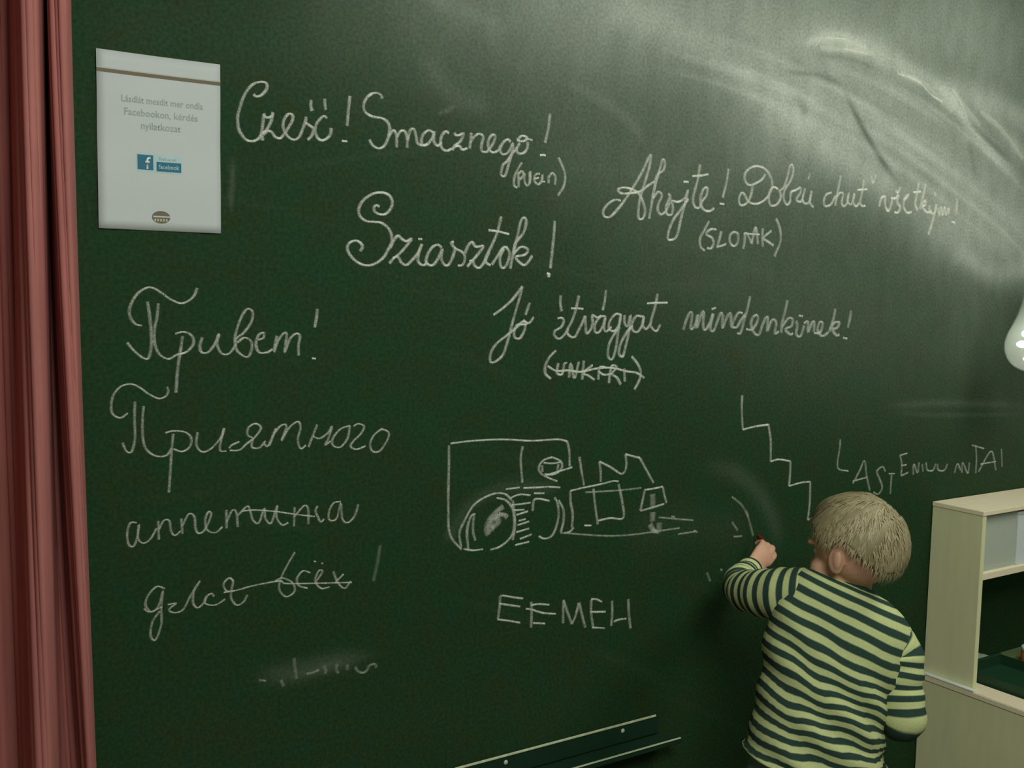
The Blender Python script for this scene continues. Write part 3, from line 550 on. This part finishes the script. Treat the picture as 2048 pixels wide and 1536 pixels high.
def storage_box(name, x0, x1, z0, z1, y0, y1, m, label):
    t = empty(name, ((x0 + x1) / 2, (y0 + y1) / 2, z0), label, 'box')
    bm = bmesh.new(); w = 0.004
    box(bm, x0, x1, y0, y1, z0, z0 + w, 0.0008); box(bm, x0, x1, y0, y0 + w, z0 + w, z1, 0.0008); box(bm, x0, x1, y1 - w, y1, z0 + w, z1, 0.0008)
    box(bm, x0, x0 + w, y0 + w, y1 - w, z0 + w, z1, 0.0008); box(bm, x1 - w, x1, y0 + w, y1 - w, z0 + w, z1, 0.0008)
    bm_obj('body', bm, m, t)
    box_obj('lid', (x0 - 0.0015, x1 + 0.0015, y0 - 0.0015, y1 + 0.0015, z1 + 0.0003, z1 + 0.008), m, t, 0.001); return t
storage_box('storage_box', UX0 + 0.020, 2.688, 0.8275, 0.969, -0.138, -0.012, M_GREY, 'grey-white box filling the upper compartment of the shelf unit at its left end')
storage_box('storage_box', 2.692, 2.85, 0.8275, 0.966, -0.142, -0.012, M_WHITE, 'brighter white box beside the grey-white box, cut by the right edge of the picture')

ZW = Z0 - 0.008
# things on the worktop, seen through the open lower compartment
bx = empty('plastic_crate', (2.69, -0.11, ZW), 'dark green open crate on the olive worktop behind the shelf side', 'crate')
def tray_box(x0, x1, y0, y1, z0, z1, w, m, parent, nm='body'):
    bm = bmesh.new(); box(bm, x0, x1, y0, y1, z0, z0 + w); box(bm, x0, x1, y0, y0 + w, z0 + w, z1); box(bm, x0, x1, y1 - w, y1, z0 + w, z1)
    box(bm, x0, x0 + w, y0 + w, y1 - w, z0 + w, z1); box(bm, x1 - w, x1, y0 + w, y1 - w, z0 + w, z1); return bm_obj(nm, bm, m, parent)
tray_box(2.580, 2.775, -0.27, -0.065, ZW + 0.0005, ZW + 0.032, 0.003, M_GREENBOX, bx)
box_obj('rim', (2.578, 2.777, -0.272, -0.268, ZW + 0.0325, ZW + 0.036), M_GREENBOX, bx, 0.001)
box_obj('rim', (2.578, 2.777, -0.066, -0.062, ZW + 0.0325, ZW + 0.036), M_GREENBOX, bx, 0.001)
pb = empty('card_box', (2.72, -0.03, ZW), 'small pale grey-green card box behind the dark green crate', 'box')
box_obj('carton', (2.685, 2.745, -0.055, -0.012, ZW + 0.0005, ZW + 0.026), M_PALE, pb, 0.001)
box_obj('flap', (2.685, 2.745, -0.056, -0.030, ZW + 0.0262, ZW + 0.0275), M_PALE, pb, 0.0004)
jr = empty('small_jar', (2.872, -0.10, ZW), 'small white jar with an orange band at the right edge of the worktop', 'jar')
vs, fs = lathe([(0, 0), (.026, 0), (.028, .003), (.028, .030), (.026, .033), (0, .033)], 32, (2.872, -0.10, ZW + 0.0005)); mesh_obj('body', vs, fs, M_ORANGE, jr, True)
vs, fs = lathe([(0, .0335), (.0285, .0335), (.0285, .044), (.026, .047), (0, .047)], 32, (2.872, -0.10, ZW + 0.0005)); mesh_obj('lid', vs, fs, M_WHITE, jr, True)
gt = empty('toy_block', (2.83, -0.19, ZW), 'bright green toy block in front of the orange jar', 'toy')
box_obj('block', (2.79, 2.87, -0.215, -0.155, ZW + 0.0005, ZW + 0.022), M_GREEN, gt, 0.003)
for i in range(3):
    vs, fs = lathe([(0, .0222), (.007, .0222), (.007, .027), (.0065, .028), (0, .028)], 16, (2.806 + i * 0.024, -0.185, ZW)); mesh_obj('stud', vs, fs, M_GREEN, gt, True)

# ------------------------------------------------------------------ pear-shaped glass lamp at the right edge
LX, LY, LZ = 2.684, -0.150, 1.420
lamp = empty('pendant_lamp', (LX, LY, LZ), 'pear-shaped frosted glass lamp with glowing bulbs, hanging at the right edge', 'lamp')
gm, gnt, gb = new_mat('frosted_glass'); gb.inputs['Base Color'].default_value = (0.75, 0.82, 0.76, 1); gb.inputs['Roughness'].default_value = 0.25
gb.inputs['Alpha'].default_value = 0.26; gb.inputs['Specular IOR Level'].default_value = 0.6
prof = [(0.0005, -.066), (.018, -.063), (.038, -.053), (.054, -.036), (.063, -.012), (.064, .010), (.058, .035), (.047, .060), (.037, .085), (.030, .110), (.025, .135), (.021, .158)]
prof = spline(prof, 4).tolist(); vs, fs = lathe(prof, 48, (LX, LY, LZ)); g_ = mesh_obj('glass_shade', vs, fs, gm, lamp, True)
s_ = g_.modifiers.new('thickness', 'SOLIDIFY'); s_.thickness = 0.0025
vs, fs = lathe([(0, .158), (.024, .158), (.024, .180), (.008, .190), (0, .190)], 32, (LX, LY, LZ)); mesh_obj('cap', vs, fs, M_SCREW, lamp, True)
vs, fs = lathe([(0, .190), (.0025, .190), (.0025, 2.7 - LZ - 0.021), (0, 2.7 - LZ - 0.021)], 10, (LX, LY, LZ)); mesh_obj('cord', vs, fs, M_STEEL, lamp, True)
vs, fs = lathe([(0, 2.7 - LZ - 0.021), (.04, 2.7 - LZ - 0.021), (.045, 2.7 - LZ), (0, 2.7 - LZ)], 24, (LX, LY, LZ)); mesh_obj('ceiling_rose', vs, fs, M_SCREW, lamp, True)
em, ent, eb = new_mat('glowing_bulb'); eb.inputs['Emission Color'].default_value = (1.0, 0.98, 0.80, 1); eb.inputs['Emission Strength'].default_value = 9.0
st, _, _ = None, None, None
vs, fs, _a = tube_geo([(LX, LY, LZ + .158), (LX, LY, LZ - .035)], [.004, .004], 10); mesh_obj('stem', vs, fs, M_SCREW, lamp, True)
for (dx, dy, dz, r, sq) in ((-.033, -.002, .036, .0085, 1.0), (-.040, -.001, .008, .0150, .62), (-.021, -.006, -.031, .011, .55), (.020, .010, .016, .011, 1.0)):
    bm = bmesh.new(); bmesh.ops.create_uvsphere(bm, u_segments=20, v_segments=12, radius=r)
    for v in bm.verts: v.co = Vector((LX + dx + v.co.x, LY + dy + v.co.y, LZ + dz + v.co.z * sq))
    bm_obj('bulb', bm, em, lamp, True)

# ------------------------------------------------------------------ child
def ell(c, ax, seg=28, rings=18, shape=None):
    """ellipsoid; ax = three axis vectors"""
    vs, fs = [], []; c = np.array(c, float); A = [np.array(a, float) for a in ax]
    for i in range(rings + 1):
        th = math.pi * i / rings
        for k in range(seg):
            ph = 2 * math.pi * k / seg
            d = (math.sin(th) * math.cos(ph), math.sin(th) * math.sin(ph), math.cos(th))
            vs.append(c + A[0] * d[0] + A[1] * d[1] + A[2] * d[2])
    for i in range(rings):
        for k in range(seg):
            k2 = (k + 1) % seg; fs.append((i * seg + k, i * seg + k2, (i + 1) * seg + k2, (i + 1) * seg + k))
    return vs, fs
def union(name, parts, m, voxel, parent, smooth_it=3):
    V, Fs = [], []
    for p in parts:
        b = len(V); V += [tuple(v) for v in p[0]]; Fs += [tuple(i + b for i in f) for f in p[1]]
    me = bpy.data.meshes.new(name + '_src'); me.from_pydata(V, [], Fs)
    bm = bmesh.new(); bm.from_mesh(me); bmesh.ops.remove_doubles(bm, verts=bm.verts[:], dist=1e-5); bmesh.ops.recalc_face_normals(bm, faces=bm.faces[:]); bm.to_mesh(me); bm.free()
    t = bpy.data.objects.new(name, me); COL.objects.link(t)
    r = t.modifiers.new('r', 'REMESH'); r.mode = 'VOXEL'; r.voxel_size = voxel
    s = t.modifiers.new('s', 'SMOOTH'); s.iterations = smooth_it; s.factor = 0.5
    dg = bpy.context.evaluated_depsgraph_get(); me2 = bpy.data.meshes.new_from_object(t.evaluated_get(dg)); bpy.data.objects.remove(t); bpy.data.meshes.remove(me)
    me2.name = name; me2.materials.clear(); me2.materials.append(m); me2.polygons.foreach_set('use_smooth', [True] * len(me2.polygons))
    return link(bpy.data.objects.new(name, me2), parent)

W_AX = _n(np.array([0.82, -0.57, 0.0])); FWD = np.array([0.57, 0.82, 0.0])       # across the shoulders, towards the board
child = empty('person', (1.62, -0.39, 0.0), 'blond child in a striped long-sleeved shirt, back turned, drawing on the chalkboard', 'person')
RINGS = [  # left px, right px, half thickness, stripe count
 (1652, 1150, 1744, 1188, .040, 0.0), (1624, 1142, 1772, 1205, .054, 0.9), (1596, 1146, 1806, 1242, .066, 2.0), (1572, 1168, 1820, 1286, .074, 3.2),
 (1552, 1205, 1806, 1328, .080, 4.7), (1542, 1250, 1784, 1366, .084, 6.3), (1537, 1302, 1768, 1400, .086, 8.3), (1532, 1354, 1758, 1433, .088, 10.3),
 (1523, 1405, 1754, 1466, .090, 12.3), (1512, 1455, 1755, 1498, .092, 14.3), (1500, 1494, 1760, 1532, .094, 15.9), (1497, 1504, 1762, 1548, .092, 16.4)]
def torso(scale, extra=None, n=44, per=6):
    R = spline(RINGS, per); vs, at_, fs = [], [], []
    for i, r in enumerate(R):
        fr = i / (len(R) - 1)
        L = at(r[0], r[1], 2.075); Rr = at(r[2], r[3], 2.125); c = (L + Rr) / 2; a = (Rr - L) / 2
        nrm = _n(np.cross(np.array([0, 0, 1.0]), a))
        for k in range(n):
            th = 2 * math.pi * k / n; ct, st = math.cos(th), math.sin(th)
            e = 0.86; cx = math.copysign(abs(ct) ** e, ct); sx = math.copysign(abs(st) ** e, st)
            d = 0
            if extra:
                u = c + a * ct
                d = 0.0050 * math.sin(13 * fr * 3.2 - 5.0 * ct) * math.exp(-((fr - .72) / .3) ** 2) + 0.0035 * math.sin(31 * fr - 9 * ct + 1.2) * fr + 0.002 * math.sin(50 * fr + 3 * k)
            vs.append(c + a * cx * (scale + d * 6) + nrm * sx * r[4] * (scale + d * 10)); at_.append(r[5] + ((0.22 * math.sin(4 * ct + 11 * fr) + .12 * math.sin(11 * ct - 17 * fr)) * math.exp(-((fr - .66) / .26) ** 2) if extra else 0))
    for i in range(len(R) - 1):
        for k in range(n):
            k2 = (k + 1) % n; fs.append((i * n + k, i * n + k2, (i + 1) * n + k2, (i + 1) * n + k))
    return vs, fs, at_, len(R), n
# arm joints
LS, LM, LE, LWr = at(1612, 1190, 2.085), at(1545, 1188, 2.13), at(1487, 1178, 2.22), at(1501, 1136, 2.335)
RS, RE_, RW = at(1793, 1300, 2.10), at(1801, 1440, 2.085), at(1803, 1438, 2.085) + np.array([0.03, 0.14, 0.03])
HC = at(1709, 1097, 2.075)                                              # head centre
HF = _n(np.array([-0.13, 0.98, -0.12])); HU = _n(np.array([0.03, 0.10, 1.0])); HU = _n(HU - HF * HF.dot(HU)); HL = np.cross(HU, HF)
def hp(f, l, u): return HC + HF * f + HL * l + HU * u
def hx(f, l, u): return HF * f + HL * l + HU * u
parts = []
tv, tf, _, tn, ts = torso(0.90); tf = tf + [tuple(reversed(range(ts))), tuple((tn - 1) * ts + k for k in range(ts))]; parts.append((tv, tf))
NB = (at(1652, 1150, 2.075) + at(1744, 1188, 2.125)) / 2
parts.append(tube_geo(spline([NB + np.array([0, 0, -.05]), NB, NB * .45 + HC * .55 + np.array([0, -0.008, 0]), hp(-.012, 0, -.02)], 5), np.linspace(.045, .037, 16), 20)[:2])
# head
parts += [ell(hp(-.006, 0, .012), (hx(.084, 0, 0), hx(0, .071, 0), hx(0, 0, .083))), ell(hp(.030, 0, -.035), (hx(.052, 0, 0), hx(0, .055, 0), hx(0, 0, .058))),
          ell(hp(.050, 0, -.078), (hx(.028, 0, 0), hx(0, .026, 0), hx(0, 0, .020))), ell(hp(.086, 0, -.030), (hx(.010, 0, 0), hx(0, .0085, 0), hx(0, 0, .014))),
          ell(hp(.092, 0, -.036), (hx(.008, 0, 0), hx(0, .010, 0), hx(0, 0, .007))), ell(hp(.076, 0, -.060), (hx(.008, 0, 0), hx(0, .018, 0), hx(0, 0, .006)))]
for s in (1, -1):
    parts += [ell(hp(.050, s * .034, -.040), (hx(.026, 0, 0), hx(0, .024, 0), hx(0, 0, .024))), ell(hp(.066, s * .028, .012), (hx(.016, 0, 0), hx(0, .024, 0), hx(0, 0, .008)))]
    ec = hp(-.004, s * .073, -.018)
    parts += [ell(ec, (hx(.015, s * .004, 0), hx(-.003, s * .008, 0), hx(0, 0, .024))), ell(ec + hx(-.008, s * .007, .006), (hx(.010, 0, 0), hx(0, .005, 0), hx(-.002, 0, .019)))]
# arms
parts.append(tube_geo(spline([LS, LM, LE, LE * .5 + LWr * .5 + np.array([-.004, 0, 0]), LWr], 6), np.interp(np.linspace(0, 4, 25), [0, 1, 2, 3, 4], [.036, .032, .027, .024, .018]), 18)[:2])
parts.append(tube_geo(spline([RS, RS * .5 + RE_ * .5, RE_, RE_ * .5 + RW * .5, RW], 6), np.interp(np.linspace(0, 4, 25), [0, 1, 2, 3, 4], [.036, .031, .027, .024, .018]), 18)[:2])
# hands
def hand(wrist, h, pn, mir, bends, spread=0.012, sc=1.0):
    h = _n(h); pn = _n(pn - h * h.dot(pn)); sd = np.cross(h, pn) * mir           # sd = thumb side
    P = []
    kn = wrist + h * .050 * sc
    P.append(tube_geo([wrist - h * .012, wrist + h * .012, wrist + h * .034 * sc, wrist + h * .056 * sc], [.016, .019, .025, .024], 18, 0.46, pn)[:2])
    for i, (off, ln) in enumerate(((.0165, .92), (.0055, 1.0), (-.0055, .94), (-.0160, .78))):
        p = kn + sd * off * sc; a = 0.0; pts = [p - h * .012]; pts.append(p)
        for L, b in zip((.026, .017, .014), bends[i]):
            a += math.radians(b); p = p + (h * math.cos(a) + pn * math.sin(a) + sd * off * 0.25) * L * ln * sc; pts.append(p)
        pts = spline(pts, 4); P.append(tube_geo(pts, np.linspace(.0066, .0050, len(pts)) * sc, 12)[:2]); P.append(ell(pts[-1], (h * .005, pn * .005, sd * .005), 10, 8))
    t0 = wrist + h * .016 + sd * .014; tp = [t0, t0 + h * .018 + sd * .012 + pn * .010, t0 + h * .036 + sd * .010 + pn * .024, t0 + h * .046 + sd * .003 + pn * .034]
    tp = spline(tp, 4); P.append(tube_geo(tp, np.linspace(.0095, .0060, len(tp)) * sc, 12)[:2]); P.append(ell(tp[-1], (h * .006, pn * .006, sd * .006), 10, 8))
    return P, h, pn, sd
HP, hh, hpn, hsd = hand(LWr, np.array([.84, .16, .34]), np.array([.10, .90, -.35]), 1, ((14, 30, 22), (10, 26, 20), (16, 32, 24), (24, 38, 28)), sc=1.2)
if hsd[2] > 0: HP, hh, hpn, hsd = hand(LWr, np.array([.84, .16, .34]), np.array([.10, .90, -.35]), -1, ((14, 30, 22), (10, 26, 20), (16, 32, 24), (24, 38, 28)), sc=1.2)
parts += HP
HR, *_ = hand(RW, np.array([.15, .9, .1]), np.array([-.8, 0, -.4]), 1, ((25, 30, 20), (28, 32, 20), (30, 35, 22), (34, 36, 25)))
parts += HR
# legs and feet
PEL = np.array([1.619, -0.393, 0.600]); FEET = []
for s in (-1, 1):
    hip = PEL + W_AX * s * .062 + np.array([0, 0, -.03]); kn_ = PEL * [1, 1, 0] + W_AX * s * .070 + FWD * .015 + np.array([0, 0, .315]); an = PEL * [1, 1, 0] + W_AX * s * .075 + np.array([0, 0, .06])
    parts.append(tube_geo(spline([hip, kn_, an], 8), np.interp(np.linspace(0, 2, 17), [0, .9, 1, 1.3, 2], [.064, .042, .040, .042, .024]), 18)[:2])
    parts.append(ell(an * [1, 1, 0] + FWD * .045 + np.array([0, 0, .030]), (FWD * .085, W_AX * .030, np.array([0, 0, .024])))); FEET.append(an)
parts.append(tube_geo([PEL + np.array([0, 0, .06]), PEL, PEL + np.array([0, 0, -.05])], [.112, .115, .10], 24, 0.70, FWD)[:2])
body = union('body', parts, M_SKIN, 0.0032, child)
# face details
for s in (1, -1):
    bm = bmesh.new(); bmesh.ops.create_uvsphere(bm, u_segments=18, v_segments=12, radius=.0100); c = hp(.0640, s * .0245, -.006)
    for v in bm.verts: v.co = Vector(c) + v.co
    e = bm_obj('eye', bm, M_EYE, child, True)
    vs, fs = ell(c + hx(.0078, 0, 0), (hx(.0036, 0, 0), hx(0, .0048, 0), hx(0, 0, .0048)), 16, 10); mesh_obj('iris', vs, fs, M_IRIS, e, True)
    pts = spline([hp(.083, s * .014, .014), hp(.083, s * .028, .019), hp(.072, s * .044, .014)], 5); vs, fs, _a = tube_geo(pts, np.linspace(.0022, .0012, len(pts)), 8); mesh_obj('eyebrow', vs, fs, M_HAIR, child, True)
pts = spline([hp(.078, -.017, -.060), hp(.085, 0, -.0605), hp(.078, .017, -.060)], 6); vs, fs, _a = tube_geo(pts, [.002 + .0025 * math.sin(math.pi * i / (len(pts) - 1)) for i in range(len(pts))], 10); mesh_obj('mouth', vs, fs, M_LIPS, child, True)
# hair: cap plus combed strands from the crown
def hair_low(az): return np.interp(az, [0, 40, 62, 74, 84, 96, 112, 128, 150, 180], [.44, .34, .12, -.04, -.12, .14, -.06, -.36, -.58, -.66])
HCc = hp(-.004, 0, .012)
def scalp(d, lift):     # d = unit local (f,l,u)
    a = (.088, .0735, .087); k = 1 / math.sqrt(sum((d[i] / a[i]) ** 2 for i in range(3)))
    back = max(0, -d[0]); return HCc + hx(*[d[i] * (k + lift + .004 * back * (d[2] < .5)) for i in range(3)])
rngh = np.random.default_rng(11)
CROWN = _n(np.array([-.62, -.10, .78]))
vs, fs = [], []; ns, nr_ = 110, 70
for i in range(nr_ + 1):
    th = math.pi * i / nr_
    for k in range(ns):
        ph = 2 * math.pi * k / ns; d = (math.sin(th) * math.cos(ph), math.sin(th) * math.sin(ph), math.cos(th))
        az = abs(math.degrees(math.atan2(d[1], d[0]))); m_ = np.clip((d[2] - hair_low(az)) / .13, 0, 1)
        r2 = _n(np.array(d)); ang = math.atan2(np.dot(np.cross(CROWN, r2), [0.3, .9, .3]), np.dot(np.cross(CROWN, r2), [.8, -.3, .5]))
        dist = math.acos(np.clip(CROWN.dot(r2), -1, 1))
        tex = .0016 * math.sin(ang * 22 + 3 * dist) + .0012 * math.sin(ang * 41 - 5 * dist + 1) + .002 * math.sin(ang * 7 + 4 * dist)
        vs.append(scalp(d, -.008 + m_ * (.0185 + tex)))
for i in range(nr_):
    for k in range(ns):
        k2 = (k + 1) % ns; fs.append((i * ns + k, i * ns + k2, (i + 1) * ns + k2, (i + 1) * ns + k))
hair = mesh_obj('hair', vs, fs, M_HAIR, child, True)
vs, fs = [], []
for _ in range(4200):
    d = _n(rngh.normal(size=3)); az = abs(math.degrees(math.atan2(d[1], d[0])))
    if d[2] < hair_low(az) + .02: continue
    tdir = d * CROWN.dot(d) - CROWN; tdir = tdir / (np.linalg.norm(tdir) + 1e-6)
    sw = np.cross(d, tdir); tdir = _n(tdir + sw * (.35 + rngh.normal() * .22)); ln = rngh.uniform(.14, .34); w = rngh.uniform(.0006, .0014); lift0 = .0095 + rngh.uniform(0, .002); flick = rngh.uniform(0, .0022)
    base = len(vs); ok = True; n = 5
    for i in range(n):
        t = i / (n - 1); q = _n(d + tdir * ln * (t - .3)); p = scalp(q, lift0 + .0015 * math.sin(t * 3) + flick * t * t)
        side = _n(np.cross(p - HCc, hx(*tdir))) * w * (1 - .75 * t)
        vs += [p - side, p + side]
    for i in range(n - 1): a = base + 2 * i; fs.append((a, a + 1, a + 3, a + 2))
st_ = mesh_obj('hair_strands', vs, fs, M_HAIR2, hair, True); st_['kind'] = 'stuff'; st_['label'] = 'lighter combed strands'

# shirt
sv, sf, sa, sn, sg = torso(1.0, True, 64, 8)
shirt = mesh_obj('shirt', sv, sf, M_STRIPE, child, True, {'stripe': sa}); s_ = shirt.modifiers.new('thickness', 'SOLIDIFY'); s_.thickness = 0.002; s_.offset = -1
def sleeve(pts, radii, pitch, off, flat=1.0, up=(0, 0, 1), wr=0.0018, tilt=0.0):
    P = spline(pts, 9); rr = np.interp(np.linspace(0, len(pts) - 1, len(P)), range(len(pts)), radii)
    rr = rr + np.array([wr * math.sin(i * 1.3) + wr * .7 * math.sin(i * .53 + 1) for i in range(len(P))])
    vs, fs, arc = tube_geo(P, rr, 30, flat, up, caps=False)
    o = mesh_obj('sleeve', vs, fs, M_STRIPE, shirt, True, {'stripe': [off + (a + tilt * (np.array(v) - pts[1]).dot(ROT[:, 0]) * max(0.0, 1 - a / .16)) / pitch for a, v in zip(arc, vs)]}); s = o.modifiers.new('thickness', 'SOLIDIFY'); s.thickness = 0.002; s.offset = -1; return o
sleeve([LS + np.array([.02, -.01, .003]), LS, LM, LE + np.array([-.004, -.004, 0]), LE * .55 + LWr * .45 + np.array([-.012, .004, -.002]), LWr - (LWr - LE) * .06], [.042, .051, .051, .037, .032, .025], .0215, 0.3)
sleeve([RS + np.array([-.03, .01, .028]), RS, RS * .5 + RE_ * .5, RE_, RE_ * .5 + RW * .5, RW - (RW - RE_) * .08], [.036, .047, .045, .042, .034, .026], .0235, 0.2, tilt=-.28)
c0 = at(1650, 1146, 2.072); c1 = at(1746, 1190, 2.122); cc = (c0 + c1) / 2; ca = (c1 - c0) / 2; cn = _n(np.cross([0, 0, 1.0], ca))
ring = [cc + ca * math.cos(t) * .98 + cn * .041 * math.sin(t) + np.array([0, 0, .002]) for t in np.linspace(0, 2 * math.pi, 41)]
vs, fs, _a = tube_geo(ring, [.0045] * 41, 10, caps=False); mesh_obj('collar', vs, fs, mat('dark_rib_knit', (0.03, 0.075, 0.06), 0.95, 0.1), shirt, True)

# trousers and shoes
tp_ = []
top_c = (at(1497, 1502, 2.075) + at(1765, 1536, 2.125)) / 2
tp_.append(tube_geo([top_c + np.array([-.006, 0, .012]), top_c + np.array([-.008, 0, -.03]), PEL + np.array([0, 0, -.02]), PEL + np.array([0, 0, -.07])], [.124, .132, .132, .108], 30, 0.72, FWD)[:2])
for s in (-1, 1):
    hip = PEL + W_AX * s * .062 + np.array([0, 0, -.03]); kn_ = PEL * [1, 1, 0] + W_AX * s * .070 + FWD * .015 + np.array([0, 0, .315]); an = PEL * [1, 1, 0] + W_AX * s * .075 + np.array([0, 0, .055])
    P = spline([hip, kn_, an], 10); tp_.append(tube_geo(P, [np.interp(i, [0, 10, 20], [.072, .055, .048]) + .0015 * math.sin(i * 1.9) for i in range(21)], 22)[:2])
union('trousers', tp_, M_PANTS, 0.005, child, 4)
for s in (-1, 1):
    an = PEL * [1, 1, 0] + W_AX * s * .075; c = an + FWD * .040
    sh_ = union('shoe', [ell(c + np.array([0, 0, .036]), (FWD * .100, W_AX * .040, np.array([0, 0, .032]))), ell(an + np.array([0, 0, .055]), (FWD * .042, W_AX * .036, np.array([0, 0, .040])))], M_SHOE, 0.004, child, 3)
    out = [c + FWD * .104 * math.cos(t) + W_AX * .042 * math.sin(t) for t in np.linspace(0, 2 * math.pi, 29)[:-1]]
    vs = [o + np.array([0, 0, .002]) for o in out] + [o + np.array([0, 0, .014]) for o in out]; n = len(out)
    mesh_obj('sole', vs, [tuple(range(n))[::-1], tuple(range(n, 2 * n))] + [(i, (i + 1) % n, n + (i + 1) % n, n + i) for i in range(n)], M_SOLE, sh_)

# stick of dark red chalk in the hand
tipc = LWr + hh * .115 + hpn * .034 + hsd * .008
cdir = _n(np.array([.28, .72, .18])); cs = tipc - cdir * .012; k_ = (-0.0015 - cs[1]) / cdir[1]
stick = empty('chalk_stick', tuple(cs), 'short dark red stick of chalk held in the raised hand of the child', 'chalk')
p0, p1 = cs, cs + cdir * min(k_, .075)
vs, fs, _a = tube_geo([p0, p0 + cdir * .001, p1 - cdir * .003, p1], [.0048, .0054, .0054, .0036], 16); mesh_obj('chalk_body', vs, fs, M_RED, stick, True)
